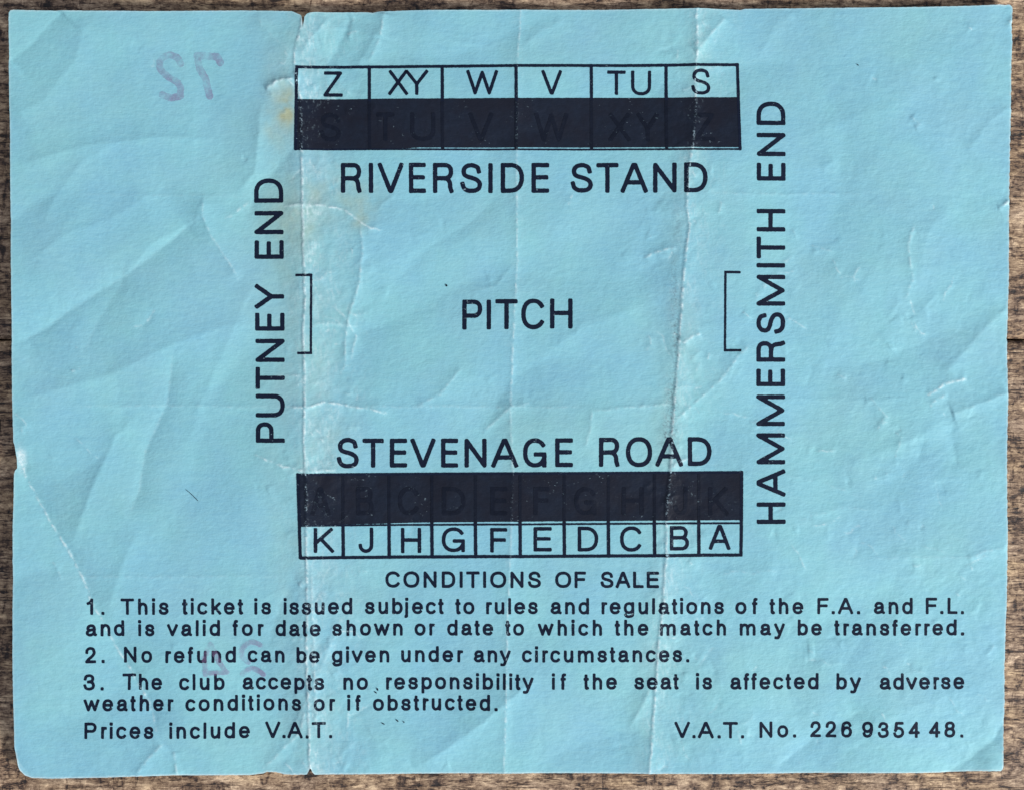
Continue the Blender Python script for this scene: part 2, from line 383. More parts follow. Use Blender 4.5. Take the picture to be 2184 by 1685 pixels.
# ------------------------------------------------------------------ materials
def mat(name):
    m = bpy.data.materials.new(name); m.use_nodes = True
    nt = m.node_tree; b = nt.nodes['Principled BSDF']
    return m, nt, b
class NB:
    def __init__(s, nt): s.nt = nt
    def n(s, t, **kw):
        nd = s.nt.nodes.new(t)
        for k, v in kw.items():
            if k.startswith('_'): setattr(nd, k[1:], v)
            else: nd.inputs[k.replace('__', ' ')].default_value = v
        return nd
    def l(s, a, b): s.nt.links.new(a, b)
    def mixc(s, fac, a, b, mode='MIX'):
        nd = s.nt.nodes.new('ShaderNodeMix'); nd.data_type = 'RGBA'; nd.blend_type = mode
        for k, v in ((0, fac), (6, a), (7, b)):
            if hasattr(v, 'is_linked') or hasattr(v, 'links'): s.l(v, nd.inputs[k])
            else: nd.inputs[k].default_value = v if k == 0 else (*v, 1)
        return nd.outputs[2]
    def math(s, op, a, b=0.0, clamp=False):
        nd = s.nt.nodes.new('ShaderNodeMath'); nd.operation = op; nd.use_clamp = clamp
        for k, v in ((0, a), (1, b)):
            if hasattr(v, 'links'): s.l(v, nd.inputs[k])
            else: nd.inputs[k].default_value = v
        return nd.outputs[0]
    def noise(s, scale, detail=3, rough=.5, stretch=(1, 1, 1), rot=0.0, vec=None, out=0):
        tc = s.n('ShaderNodeTexCoord'); mp = s.n('ShaderNodeMapping')
        mp.inputs['Scale'].default_value = stretch; mp.inputs['Rotation'].default_value = (0, 0, rot)
        s.l(tc.outputs['Object'], mp.inputs[0])
        no = s.n('ShaderNodeTexNoise'); no.inputs['Scale'].default_value = scale
        no.inputs['Detail'].default_value = detail; no.inputs['Roughness'].default_value = rough
        s.l(mp.outputs[0], no.inputs['Vector']); return no.outputs[out]
    def rng(s, v, a, b, c=0.0, d=1.0):
        nd = s.n('ShaderNodeMapRange'); s.l(v, nd.inputs[0])
        for k, x in zip((1, 2, 3, 4), (a, b, c, d)): nd.inputs[k].default_value = x
        return nd.outputs[0]
    def attr(s, name):
        nd = s.n('ShaderNodeAttribute'); nd.attribute_name = name; return nd.outputs['Fac']

PAPER = (0.235, 0.520, 0.640)
def paper_colour(q):
    big = q.rng(q.noise(85, 4, .6), .38, .62)
    c = q.mixc(big, (0.205, 0.462, 0.590), (0.224, 0.508, 0.575))
    med = q.rng(q.noise(700, 3, .6, (1, 1.7, 1)), .3, .7)
    c = q.mixc(q.math('MULTIPLY', med, .30), c, (0.19, 0.430, 0.55))
    fib = q.rng(q.noise(2600, 2, .6, (.28, 1.6, 1)), .35, .7)
    c = q.mixc(q.math('MULTIPLY', fib, .22), c, (0.33, 0.62, 0.67))
    return c

m_paper, nt, b = mat('blue_ticket_paper'); q = NB(nt)
c = paper_colour(q)
c = q.mixc(q.attr('stain'), c, (0.36, 0.40, 0.27))
wr = q.attr('wear')
fl = q.rng(q.noise(5200, 2, .7), .36, .62)
c = q.mixc(q.math('MULTIPLY', wr, q.rng(fl, 0, 1, .45, 1.0)), c, (0.62, 0.76, 0.80))
dn = q.rng(q.noise(4200, 3, .7), .42, .66)
c = q.mixc(q.math('MULTIPLY', q.attr('dirt'), q.rng(dn, 0, 1, .1, .8)), c, (0.07, 0.09, 0.12))
q.l(c, b.inputs['Base Color']); b.inputs['Roughness'].default_value = .62
b.inputs['Specular IOR Level'].default_value = .35
def paper_bump(q, b, k=1.0):
    h1 = q.noise(1500, 5, .62, (1, 1.5, 1)); h2 = q.noise(5200, 2, .6, (.45, 1.4, 1)); h3 = q.noise(380, 3, .6)
    s = q.math('ADD', q.math('MULTIPLY', h1, .9), q.math('ADD', q.math('MULTIPLY', h2, .38), q.math('MULTIPLY', h3, 1.0)))
    bp = q.n('ShaderNodeBump'); bp.inputs['Strength'].default_value = 1.0; bp.inputs['Distance'].default_value = 5.5e-5 * k
    q.l(s, bp.inputs['Height']); q.l(bp.outputs[0], b.inputs['Normal'])
paper_bump(q, b)

def ink(name, col, rough, worn=1.0, spec=.4, patch=None, crumb=(0.36, 0.52, 0.60)):
    m, nt, b = mat(name); q = NB(nt)
    v = q.rng(q.noise(1800, 3, .6), .3, .7)
    c = q.mixc(v, col, tuple(x * 1.35 + .001 for x in col))
    # crumbs of ink lost along the creases show the paper
    fk = q.noise(4600, 2, .7)
    loss = q.math('MULTIPLY', q.rng(fk, .50, .60), q.rng(q.attr('wear'), .12, .75), True)
    rub = q.math('MULTIPLY', q.math('MULTIPLY', q.rng(q.noise(3400, 2, .6, (.7, 1.2, 1), .9), .67, .73), q.rng(q.noise(260, 2, .5), .50, .66)), .7 * worn)
    tot = q.math('MAXIMUM', q.math('MULTIPLY', loss, worn), rub)
    if patch: c = q.mixc(q.rng(q.noise(310, 4, .6), .4, .62), c, patch)
    c = q.mixc(tot, c, crumb)
    q.l(c, b.inputs['Base Color']); b.inputs['Roughness'].default_value = rough
    b.inputs['Specular IOR Level'].default_value = spec
    paper_bump(q, b, .8)
    return m
m_ink = ink('navy_black_ink', (0.0040, 0.0078, 0.022), .6, .9, .12)
m_bar = ink('flat_black_ink', (0.0058, 0.0098, 0.0215), .5, .9, .2, (0.0072, 0.0090, 0.0190), (0.20, 0.27, 0.32))
m_ghost = ink('overprinted_ink', (0.0034, 0.0058, 0.0145), .5, .35, .15)

m_stamp, nt, b = mat('purple_stamp_ink'); q = NB(nt)
b.inputs['Base Color'].default_value = (0.30, 0.20, 0.38, 1); b.inputs['Roughness'].default_value = .8
tr = q.n('ShaderNodeBsdfTransparent'); mx = q.n('ShaderNodeMixShader')
pa = q.math('MULTIPLY', q.rng(q.noise(420, 3, .7), .36, .66, .07, .60), q.rng(q.noise(2600, 2, .6), .2, .75, .55, 1.0))
q.l(pa, mx.inputs[0]); q.l(tr.outputs[0], mx.inputs[1]); q.l(b.outputs[0], mx.inputs[2])
q.l(mx.outputs[0], nt.nodes['Material Output'].inputs[0]); paper_bump(q, b)

m_edge, nt, b = mat('cut_paper_edge')
b.inputs['Base Color'].default_value = (0.62, 0.74, 0.77, 1); b.inputs['Roughness'].default_value = .8

m_wood, nt, b = mat('weathered_brown_wood'); q = NB(nt)
tc = q.n('ShaderNodeTexCoord'); oi = q.n('ShaderNodeObjectInfo')
def wn(scale, detail, rough, stretch, rot=0.0, dist=0.0):
    mp = q.n('ShaderNodeMapping'); mp.inputs['Scale'].default_value = stretch; mp.inputs['Rotation'].default_value = (0, 0, rot)
    vm = q.n('ShaderNodeVectorMath'); vm.operation = 'ADD'
    q.l(tc.outputs['Object'], mp.inputs[0]); q.l(mp.outputs[0], vm.inputs[0])
    cb = q.n('ShaderNodeCombineXYZ'); q.l(oi.outputs['Random'], cb.inputs[0]); q.l(oi.outputs['Random'], cb.inputs[1]); q.l(cb.outputs[0], vm.inputs[1])
    no = q.n('ShaderNodeTexNoise'); no.inputs['Scale'].default_value = scale; no.inputs['Detail'].default_value = detail
    no.inputs['Roughness'].default_value = rough; no.inputs['Distortion'].default_value = dist
    q.l(vm.outputs[0], no.inputs['Vector']); return no.outputs[0]
grain = wn(1250, 6, .72, (.30, 1.3, 1), 0.04, .8)
mott = wn(1050, 5, .75, (.85, 1.0, 1), .6, .6)
fine = wn(4200, 4, .75, (.5, 1.5, 1), -.6)
broad = wn(260, 3, .6, (.6, 1, 1))
pits = wn(900, 3, .6, (1.5, .55, 1), .1, .5)
t = q.math('ADD', q.math('MULTIPLY', grain, .46), q.math('ADD', q.math('MULTIPLY', mott, .32), q.math('MULTIPLY', fine, .22)))
t = q.math('ADD', t, q.math('MULTIPLY', q.math('SUBTRACT', broad, .5), .28))
crk = wn(520, 4, .6, (.10, 1.6, 1), .02, .4)
t = q.math('SUBTRACT', t, q.math('MULTIPLY', q.rng(q.math('ABSOLUTE', q.math('SUBTRACT', crk, .5)), .012, 0.0), .11))
t = q.math('SUBTRACT', t, q.math('MULTIPLY', q.rng(pits, .56, .66), .06))
cr = q.n('ShaderNodeValToRGB'); q.l(t, cr.inputs[0]); e = cr.color_ramp.elements
e[0].position = .375; e[0].color = (0.014, 0.010, 0.011, 1)
e[1].position = .60; e[1].color = (0.72, 0.53, 0.37, 1)
for p_, c_ in ((.425, (0.058, 0.032, 0.026)), (.470, (0.195, 0.122, 0.082)), (.53, (0.39, 0.27, 0.19))):
    x = e.new(p_); x.color = (*c_, 1)
hue = q.rng(wn(300, 2, .5, (.5, 1, 1), .3), .35, .65)
c = q.mixc(q.math('MULTIPLY', hue, .35), cr.outputs[0], q.mixc(1.0, cr.outputs[0], (1.05, .95, .62), 'MULTIPLY'))
q.l(c, b.inputs['Base Color']); b.inputs['Roughness'].default_value = .55; b.inputs['Specular IOR Level'].default_value = .4
bp = q.n('ShaderNodeBump'); bp.inputs['Distance'].default_value = 3.5e-4; bp.inputs['Strength'].default_value = .8
q.l(t, bp.inputs['Height']); q.l(bp.outputs[0], b.inputs['Normal'])

# ------------------------------------------------------------------ table top: rough planks
root = bpy.data.objects.new('tabletop', None); C.objects.link(root)
root['kind'] = 'structure'; root['label'] = 'weathered brown wooden plank tabletop under the blue ticket'
root.location = P(W / 2, H / 2, 0)
def plank(y0, y1, k):
    nx, ny = 520, 120
    L = 5200.0
    xs = np.linspace(-L / 2, L / 2, nx); ys = np.linspace(0, 1, ny)
    X, V = np.meshgrid(xs, ys)
    gap = 2.4
    Y = y0 + gap + V * (y1 - y0 - 2 * gap)
    Y = Y + (np.exp(-V / .01) - np.exp(-(1 - V) / .01)) * 2.2 * fbm(X / 90, X * 0 + k * 3.7, 7 + k, 3)
    e_ = np.minimum(Y - y0, y1 - Y)
    Z = -7 * np.exp(-np.clip(e_ - gap, 0, 99) / 6.0)
    Z = Z + 1.6 * fbm(X / 240, Y / 22, 200 + k, 4) - 1.2 + .9 * fbm(X / 30, Y / 18, 230 + k, 3)
    Z = np.minimum(Z, 0.6)
    A = np.stack([X.ravel(), -Y.ravel(), Z.ravel()], 1) * S
    # border skirt down to the underside
    T = grid_tris(nx, ny)
    ring = np.concatenate([np.arange(nx), np.arange(1, ny) * nx + nx - 1, (ny - 1) * nx + np.arange(nx - 2, -1, -1), np.arange(ny - 2, 0, -1) * nx])
    low = A[ring].copy(); low[:, 2] = -400 * S
    base = len(A); nr = len(ring); i = np.arange(nr); j = (i + 1) % nr
    Q = np.stack([ring[i], ring[j], base + j, base + i], 1)
    me = mesh_from('plank', np.concatenate([A, low]), T, Q)
    # underside as one face is never seen; close it
    me.materials.append(m_wood)
    o = bpy.data.objects.new('plank', me); C.objects.link(o); o.parent = root
    o['label'] = lab[k]
seams = [-3600, -2450, -1270, -118, 1040, 2200]
lab = ['plank far above the ticket', 'plank above the ticket', 'brown plank under the upper half of the ticket',
       'brown plank under the lower half of the ticket', 'plank below the ticket']
for k, (a, b_) in enumerate(zip(seams[:-1], seams[1:])):
    plank(a, b_, k)
# seam under the ticket lies at y = H/2 - 118 = 725 U

# ------------------------------------------------------------------ the ticket
ticket = bpy.data.objects.new('ticket', None); C.objects.link(ticket)
ticket['label'] = 'creased pale blue paper football ticket back with stadium seating plan and conditions of sale'
ticket['category'] = 'ticket'
def part(name, me, m, parent=None, label=None):
    if m is not None: me.materials.append(m)
    o = bpy.data.objects.new(name, me); C.objects.link(o); o.parent = parent or ticket
    if label: o['label'] = label
    return o

ATT = np.stack([PX.ravel(), PY.ravel(), Hh.ravel(), WEAR.ravel(), STAIN.ravel(), DIRT.ravel()], 1)
A, T = clip(ATT, SD, NX, NY)
V = world_xyz(A)
# cut edge: walls down from the boundary
E = np.concatenate([T[:, [0, 1]], T[:, [1, 2]], T[:, [2, 0]]])
Nn = len(V); kk = np.minimum(E[:, 0], E[:, 1]).astype(np.int64) * Nn + np.maximum(E[:, 0], E[:, 1])
_, idx, cn = np.unique(kk, return_index=True, return_counts=True)
B = E[idx[cn == 1]]
bv, binv = np.unique(B, return_inverse=True); binv = binv.reshape(-1, 2)
me = mesh_from('paper_sheet', V, T)
attr(me, 'wear', A[:, 3]); attr(me, 'stain', A[:, 4]); attr(me, 'dirt', A[:, 5])
sheet = part('paper_sheet', me, m_paper)
top = V[bv]; low = top.copy(); low[:, 2] -= 2.4 * S
nb = len(bv)
Q = np.stack([binv[:, 1], binv[:, 0], binv[:, 0] + nb, binv[:, 1] + nb], 1)
me = mesh_from('cut_edge', np.concatenate([top, low]), np.zeros((0, 3), int), Q)
part('cut_edge', me, m_edge, sheet)

# ------------------------------------------------------------------ printing: fields on a grid twice as fine, lying exactly on the sheet
g2 = G / 2; N2X, N2Y = 2 * NX - 1, 2 * NY - 1
def refine(F):
    R = np.zeros((N2Y, N2X)); R[::2, ::2] = F
    R[::2, 1::2] = (F[:, :-1] + F[:, 1:]) / 2; R[1::2, ::2] = (F[:-1] + F[1:]) / 2
    R[1::2, 1::2] = (F[:-1, :-1] + F[1:, 1:]) / 2        # midpoint of the a-d diagonal
    return R
H2, WE2, SD2 = refine(Hh), refine(WEAR), refine(SD)
X2, Y2 = np.meshgrid(GX0 + np.arange(N2X) * g2, GY0 + np.arange(N2Y) * g2)
ROUGH = 0.62 * fbm(X2 / 4.2, Y2 / 4.2, 301, 2) + 0.35 * fbm(X2 / 14, Y2 / 14, 311, 2)

def cap_seg(X, Y, a, b, r, sq0, sq1):
    """distance field (>0 inside) of a pen stroke a-b, radius r; square ended where asked"""
    dx, dy = b[0] - a[0], b[1] - a[1]; L = math.hypot(dx, dy) + 1e-9; dx /= L; dy /= L
    u = (X - a[0]) * dx + (Y - a[1]) * dy; v = np.abs(-(X - a[0]) * dy + (Y - a[1]) * dx)
    un = np.clip(u, 0, L)
    f = r - np.hypot(u - un, v)
    k = .62 * r
    if sq0 or sq1:
        lo = -r if sq0 else L * .5; hi = L + r if sq1 else L * .5
        if not sq0: lo = min(0, L * .5)
        if not sq1: hi = max(L, L * .5)
        cx = np.abs(u - (lo + hi) / 2) - ((hi - lo) / 2 - k); cy = v - (r - k)
        g = k - np.hypot(np.maximum(cx, 0), np.maximum(cy, 0)) - np.minimum(np.maximum(cx, cy), 0)
        f = np.maximum(f, g)
    return f

def ink_part(name, strokes, m, lift, parent=None, label=None, polys=(), rough=1.0, xr=None):
    """strokes: list of (points, radius, squared ends)"""
    xs = [p[0] for s in strokes for p in s[0]] + [p[0] for pl in polys for p in pl]
    ys = [p[1] for s in strokes for p in s[0]] + [p[1] for pl in polys for p in pl]
    mg = 9
    i0 = max(0, int((min(xs) - mg - GX0) / g2)); i1 = min(N2X, int((max(xs) + mg - GX0) / g2) + 2)
    j0 = max(0, int((min(ys) - mg - GY0) / g2)); j1 = min(N2Y, int((max(ys) + mg - GY0) / g2) + 2)
    i0 -= i0 % 2; j0 -= j0 % 2
    X, Y = X2[j0:j1, i0:i1], Y2[j0:j1, i0:i1]
    F = np.full(X.shape, -50.0)
    for pts, r, sq in strokes:
        n = len(pts) - 1
        for k in range(n):
            a, b = pts[k], pts[k + 1]
            a0 = max(0, int((min(a[0], b[0]) - 9 - X[0, 0]) / g2)); a1 = int((max(a[0], b[0]) + 9 - X[0, 0]) / g2) + 2
            b0 = max(0, int((min(a[1], b[1]) - 9 - Y[0, 0]) / g2)); b1 = int((max(a[1], b[1]) + 9 - Y[0, 0]) / g2) + 2
            s = (slice(b0, b1), slice(a0, a1))
            if X[s].size == 0: continue
            F[s] = np.maximum(F[s], cap_seg(X[s], Y[s], a, b, r, sq and k == 0, sq and k == n - 1))
    for pl in polys:
        F = np.maximum(F, poly_sdf(X, Y, list(pl)))
    F = F + rough * ROUGH[j0:j1, i0:i1]
    F = np.minimum(F, SD2[j0:j1, i0:i1])
    at = np.stack([X.ravel(), Y.ravel(), H2[j0:j1, i0:i1].ravel() + lift, WE2[j0:j1, i0:i1].ravel()], 1)
    A, T = clip(at, F, X.shape[1], X.shape[0])
    me = mesh_from(name, world_xyz(A), T); attr(me, 'wear', A[:, 3])
    return part(name, me, m, parent, label)

# ------------------------------------------------------------------ pen-stroke lettering
def E_(cx, cy, rx, ry, a0, a1, n=14):
    return [(cx + rx * math.cos(math.radians(a0 + (a1 - a0) * k / n)), cy + ry * math.sin(math.radians(a0 + (a1 - a0) * k / n))) for k in range(n + 1)]
def sup(cx, cy, rx, ry, a0, a1, n=16, p=2.25):
    o = []
    for k in range(n + 1):
        a = math.radians(a0 + (a1 - a0) * k / n); c, s = math.cos(a), math.sin(a)
        o.append((cx + rx * math.copysign(abs(c) ** (2 / p), c), cy + ry * math.copysign(abs(s) ** (2 / p), s)))
    return o
def sp(*p, n=5):
    """smooth curve through points"""
    q = [p[0]] + list(p) + [p[-1]]; o = []
    for i in range(1, len(q) - 2):
        a, b, c, d = q[i - 1], q[i], q[i + 1], q[i + 2]
        for k in range(n):
            t = k / n
            o.append(tuple(.5 * ((2 * b[m]) + (-a[m] + c[m]) * t + (2 * a[m] - 5 * b[m] + 4 * c[m] - d[m]) * t * t + (-a[m] + 3 * b[m] - 3 * c[m] + d[m]) * t ** 3) for m in (0, 1)))
    o.append(p[-1]); return o
x_ = .70
GL = {
 'A': [[(0, 0), (.46, 1), (.54, 1), (1, 0)], [(.19, .32), (.81, .32)]],
 'B': [[(0, 0), (0, 1)], [(0, 1), (.58, 1)] + sup(.58, .765, .34, .235, 90, -90) + [(0, .53)], [(0, .53), (.6, .53)] + sup(.6, .265, .4, .265, 90, -90) + [(0, 0)]],
 'C': [sup(.53, .5, .53, .5, 36, 324, 26)],
 'D': [[(0, 0), (0, 1)], [(0, 1), (.38, 1)] + sup(.38, .5, .62, .5, 90, -90, 20) + [(0, 0)]],
 'E': [[(0, 0), (0, 1)], [(0, 1), (1, 1)], [(0, .52), (.93, .52)], [(0, 0), (1, 0)]],
 'F': [[(0, 0), (0, 1)], [(0, 1), (1, 1)], [(0, .52), (.9, .52)]],
 'G': [sup(.51, .5, .51, .5, 37, 332, 26), [(.56, .44), (1, .44)], [(1, .44), (1, 0)]],
 'H': [[(0, 0), (0, 1)], [(1, 0), (1, 1)], [(0, .52), (1, .52)]],
 'I': [[(.5, 0), (.5, 1)]],
 'J': [[(1, 1), (1, .27)] + E_(.5, .27, .5, .27, 0, -178)],
 'K': [[(0, 0), (0, 1)], [(.94, 1), (0, .36)], [(.32, .57), (1, 0)]],
 'L': [[(0, 0), (0, 1)], [(0, 0), (1, 0)]],
 'M': [[(0, 0), (0, 1), (.5, .02), (1, 1), (1, 0)]],
 'N': [[(0, 0), (0, 1), (1, 0), (1, 1)]],
 'O': [sup(.5, .5, .5, .5, 0, 360, 36)],
 'P': [[(0, 0), (0, 1)], [(0, 1), (.6, 1)] + sup(.6, .73, .4, .27, 90, -90) + [(0, .46)]],
 'R': [[(0, 0), (0, 1)], [(0, 1), (.6, 1)] + sup(.6, .745, .38, .255, 90, -90) + [(0, .49)], sp((.5, .49), (.76, .45), (.90, .32), (.94, .12), (1, 0))],
 'S': [sp((.93, .76), (.86, .91), (.68, .98), (.50, 1), (.28, .97), (.12, .88), (.07, .74), (.13, .62), (.30, .55), (.52, .51), (.76, .45), (.93, .36), (.99, .24), (.93, .10), (.74, .02), (.51, 0), (.27, .02), (.08, .12), (.01, .27), n=4)],
 'T': [[(0, 1), (1, 1)], [(.5, 1), (.5, 0)]],
 'U': [[(0, 1), (0, .36)] + sup(.5, .36, .5, .36, 180, 360, 18) + [(1, 1)]],
 'V': [[(0, 1), (.47, 0), (.53, 0), (1, 1)]],
 'W': [[(0, 1), (.25, 0), (.5, .97), (.75, 0), (1, 1)]],
 'X': [[(.03, 1), (1, 0)], [(.97, 1), (0, 0)]],
 'Y': [[(0, 1), (.5, .43), (1, 1)], [(.5, .43), (.5, 0)]],
 'Z': [[(.04, 1), (.96, 1), (0, 0), (1, 0)]],
 'a': [sp((.10, .50), (.16, .62), (.34, .69), (.50, .70), (.72, .67), (.85, .56), (.86, .42), (.86, .18), (.88, .05), (1, .01), n=4),
       sp((.86, .44), (.74, .40), (.45, .37), (.18, .31), (.03, .18), (.12, .05), (.36, 0), (.66, .05), (.86, .20), n=4)],
 'b': [[(0, 0), (0, 1)], sup(.5, .35, .5, .35, 0, 360, 28)],
 'c': [sup(.54, .35, .54, .35, 42, 318, 22)],
 'd': [[(1, 0), (1, 1)], sup(.5, .35, .5, .35, 0, 360, 28)],
 'e': [[(.03, .36), (1, .36)], sup(.5, .35, .5, .35, 2, 318, 26)],
 'f': [[(.36, 0), (.36, .78)] + sp((.36, .80), (.42, .94), (.62, 1), (.95, 1)), [(0, .68), (.92, .68)]],
 'g': [sup(.5, .36, .5, .34, 0, 360, 28), [(1, .70), (1, -.06)] + sp((1, -.08), (.90, -.22), (.5, -.28), (.2, -.25), (.06, -.15))],
 'h': [[(0, 0), (0, 1)], sp((0, .44), (.14, .60), (.42, .70), (.76, .67), (.95, .54), (1, .40)) + [(1, 0)]],
 'i': [[(.5, 0), (.5, .70)], [(.5, .99), (.5, 1.0)]],
 'j': [[(.8, .70), (.8, -.12)] + sp((.8, -.12), (.7, -.25), (.3, -.28), (0, -.28)), [(.8, .99), (.8, 1.0)]],
 'k': [[(0, 0), (0, 1)], [(.93, .70), (0, .22)], [(.34, .42), (1, 0)]],
 'l': [[(.5, 0), (.5, 1)]],
 'm': [[(0, 0), (0, .70)], sp((0, .44), (.08, .61), (.25, .70), (.42, .65), (.5, .46)) + [(.5, 0)], sp((.5, .44), (.58, .61), (.76, .70), (.94, .65), (1, .46)) + [(1, 0)]],
 'n': [[(0, 0), (0, .70)], sp((0, .44), (.14, .60), (.42, .70), (.76, .67), (.95, .54), (1, .40)) + [(1, 0)]],
 'o': [sup(.5, .35, .5, .35, 0, 360, 30)],
 'p': [[(0, -.29), (0, .70)], sup(.5, .35, .5, .35, 0, 360, 28)],
 'r': [[(0, 0), (0, .70)], sp((0, .42), (.2, .60), (.55, .69), (1, .69))],
 's': [sp((.94, .52), (.84, .65), (.5, .70), (.17, .65), (.07, .52), (.20, .41), (.52, .36), (.86, .29), (.98, .17), (.84, .04), (.5, 0), (.14, .05), (.02, .19), n=4)],
 't': [[(.42, .93), (.42, .16)] + sp((.42, .14), (.52, .02), (.72, -.01), (1, .01)), [(0, .68), (.97, .68)]],
 'u': [[(1, 0), (1, .70)], [(0, .70), (0, .28)] + sp((0, .28), (.06, .12), (.28, 0), (.60, .02), (.86, .12), (1, .28))],
 'v': [[(0, .70), (.5, 0), (1, .70)]],
 'w': [[(0, .70), (.25, 0), (.5, .66), (.75, 0), (1, .70)]],
 'y': [[(0, .70), (.52, 0)], [(1, .70), (.48, -.10)] + sp((.48, -.10), (.36, -.25), (.2, -.28), (.04, -.27))],
 '1': [sp((0, .74), (.4, .79), (.75, .9), (.9, 1)), [(.9, 1), (.9, 0)]],
 '2': [sp((.04, .70), (.10, .88), (.32, .99), (.56, 1), (.82, .94), (.95, .74), (.88, .55), (.62, .37), (.28, .20), (.04, .0), n=4), [(.04, 0), (1, 0)]],
 '3': [sp((.05, .75), (.16, .93), (.48, 1), (.82, .93), (.92, .76), (.80, .59), (.42, .53)), sp((.42, .53), (.82, .49), (1, .28), (.88, .08), (.5, 0), (.14, .06), (.0, .25))],
 '4': [[(.76, 0), (.76, 1), (0, .28), (1, .28)]],
 '5': [[(.92, 1), (.20, 1), (.10, .46)], sp((.10, .46), (.30, .60), (.62, .62), (.90, .50), (1, .30), (.88, .09), (.5, 0), (.14, .05), (0, .22))],
 '6': [sp((.92, .80), (.80, .95), (.50, 1), (.18, .90), (.03, .62), (.0, .36), (.08, .12), (.30, .01), (.52, 0), (.82, .06), (1, .30), (.86, .55), (.55, .63), (.22, .56), (.02, .36))],
 '7': [[(0, 1), (1, 1)], sp((1, 1), (.6, .6), (.4, .0))],
 '8': [sup(.5, .77, .44, .23, 0, 360, 24), sup(.5, .27, .5, .27, 0, 360, 26)],
 '9': [sp((.08, .20), (.20, .05), (.50, 0), (.82, .10), (.97, .38), (1, .64), (.92, .88), (.70, .99), (.48, 1), (.18, .94), (0, .70), (.14, .45), (.45, .37), (.78, .44), (.98, .64))],
 '.': [[(.5, .0), (.5, .005)]],
}
BB = dict(A=(14, 654, 667), B=(74, 627, 667), C=(44, 681, 722), D=(81, 674, 722), E=(86, 616, 667), F=(86, 583, 611), G=(48, 704, 778),
 H=(77, 646, 722), I=(91, 188, 278), J=(17, 428, 500), K=(76, 663, 667), L=(76, 537, 556), M=(73, 761, 833), N=(76, 646, 722),
 O=(38, 739, 778), P=(86, 622, 667), R=(88, 684, 722), S=(49, 620, 667), T=(14, 597, 611), U=(79, 644, 722), V=(20, 647, 667),
 W=(16, 928, 944), X=(19, 648, 667), Y=(14, 653, 667), Z=(23, 588, 611), a=(36, 530, 556), b=(58, 517, 556), c=(30, 477, 500),
 d=(35, 499, 556), e=(40, 516, 556), f=(14, 262, 278), g=(40, 499, 556), h=(76, 491, 556), i=(67, 154, 222), j=(-16, 154, 222),
 k=(67, 501, 500), l=(67, 155, 222), m=(65, 769, 833), n=(65, 491, 556), o=(35, 521, 556), p=(58, 517, 556), r=(77, 332, 333),
 s=(32, 464, 500), t=(14, 257, 278), u=(68, 489, 556), v=(8, 492, 500), w=(14, 709, 722), y=(11, 489, 500))
BB.update({'1': (101, 359, 556), '2': (26, 507, 556), '3': (34, 522, 556), '4': (25, 523, 556), '5': (32, 514, 556), '6': (38, 518, 556),
           '7': (37, 523, 556), '8': (38, 517, 556), '9': (42, 514, 556), '.': (87, 191, 278)})

def dedupe(p):
    o = [p[0]]
    for c in p[1:]:
        if math.hypot(c[0] - o[-1][0], c[1] - o[-1][1]) > .02: o.append(c)
    return o if len(o) > 1 else [p[0], (p[0][0], p[0][1] - .03)]

def place(ch, a0, a1, b0, b1, r, rot=False, mirror=False, rr=None):
    """ink box: along-text a0..a1, top b0 and baseline b1; rot: text runs up the page, a in y, b in x"""
    out = []
    if ch in 'Il' or ch in 'i.': m = (a0 + a1) / 2; ua, ub = m - .001, m + .001
    else: ua, ub = a0 + r, a1 - r
    if rot:
        ua, ub = (a0 - r, a1 + r) if a0 > a1 else (a0 + r, a1 - r)
        if ch in 'Il': m = (a0 + a1) / 2; ua, ub = m, m
    for st in GL[ch]:
        closed = st[0] == st[-1] or math.hypot(st[0][0] - st[-1][0], st[0][1] - st[-1][1]) < .01 and len(st) > 4
        pts = []
        for u, v in st:
            if mirror: u = 1 - u
            a = ua + u * (ub - ua)
            if rot: pts.append((b1 - r - v * (b1 - b0 - 2 * r), a))
            else: pts.append((a, b1 - r - v * (b1 - b0 - 2 * r)))
        rad = rr or r
        pts = dedupe(pts)
        if ch == '.' or (ch in 'ij' and len(st) == 2 and abs(st[0][1] - st[1][1]) < .02): rad = r * 1.13
        out.append((pts, rad, not closed))
    return out

def word(text, x0, x1, ytop, ybase, r):
    """fit a word into x0..x1 by tracking"""
    sc_ = (ybase - ytop) / 718.0
    if len(text) == 1: return place(text, x0, x1, ytop, ybase, r)
    nat = -BB[text[0]][0]; pos = []
    cur = 0
    for c in text:
        pos.append(cur); cur += BB[c][2]
    l0 = BB[text[0]][0]; l1 = pos[-1] + BB[text[-1]][1]
    g = .965
    extra = ((x1 - x0) - (l1 - l0) * sc_) / (len(text) - 1)
    if extra < -0.5:            # squeeze letters a little when there is no room
        sc_ *= .95; extra = ((x1 - x0) - (l1 - l0) * sc_) / (len(text) - 1)
    out = []
    for k, c in enumerate(text):
        a = x0 + (pos[k] - l0) * sc_ + extra * k
        out += place(c, a + BB[c][0] * sc_, a + BB[c][1] * sc_, ytop, ybase, r)
    return out

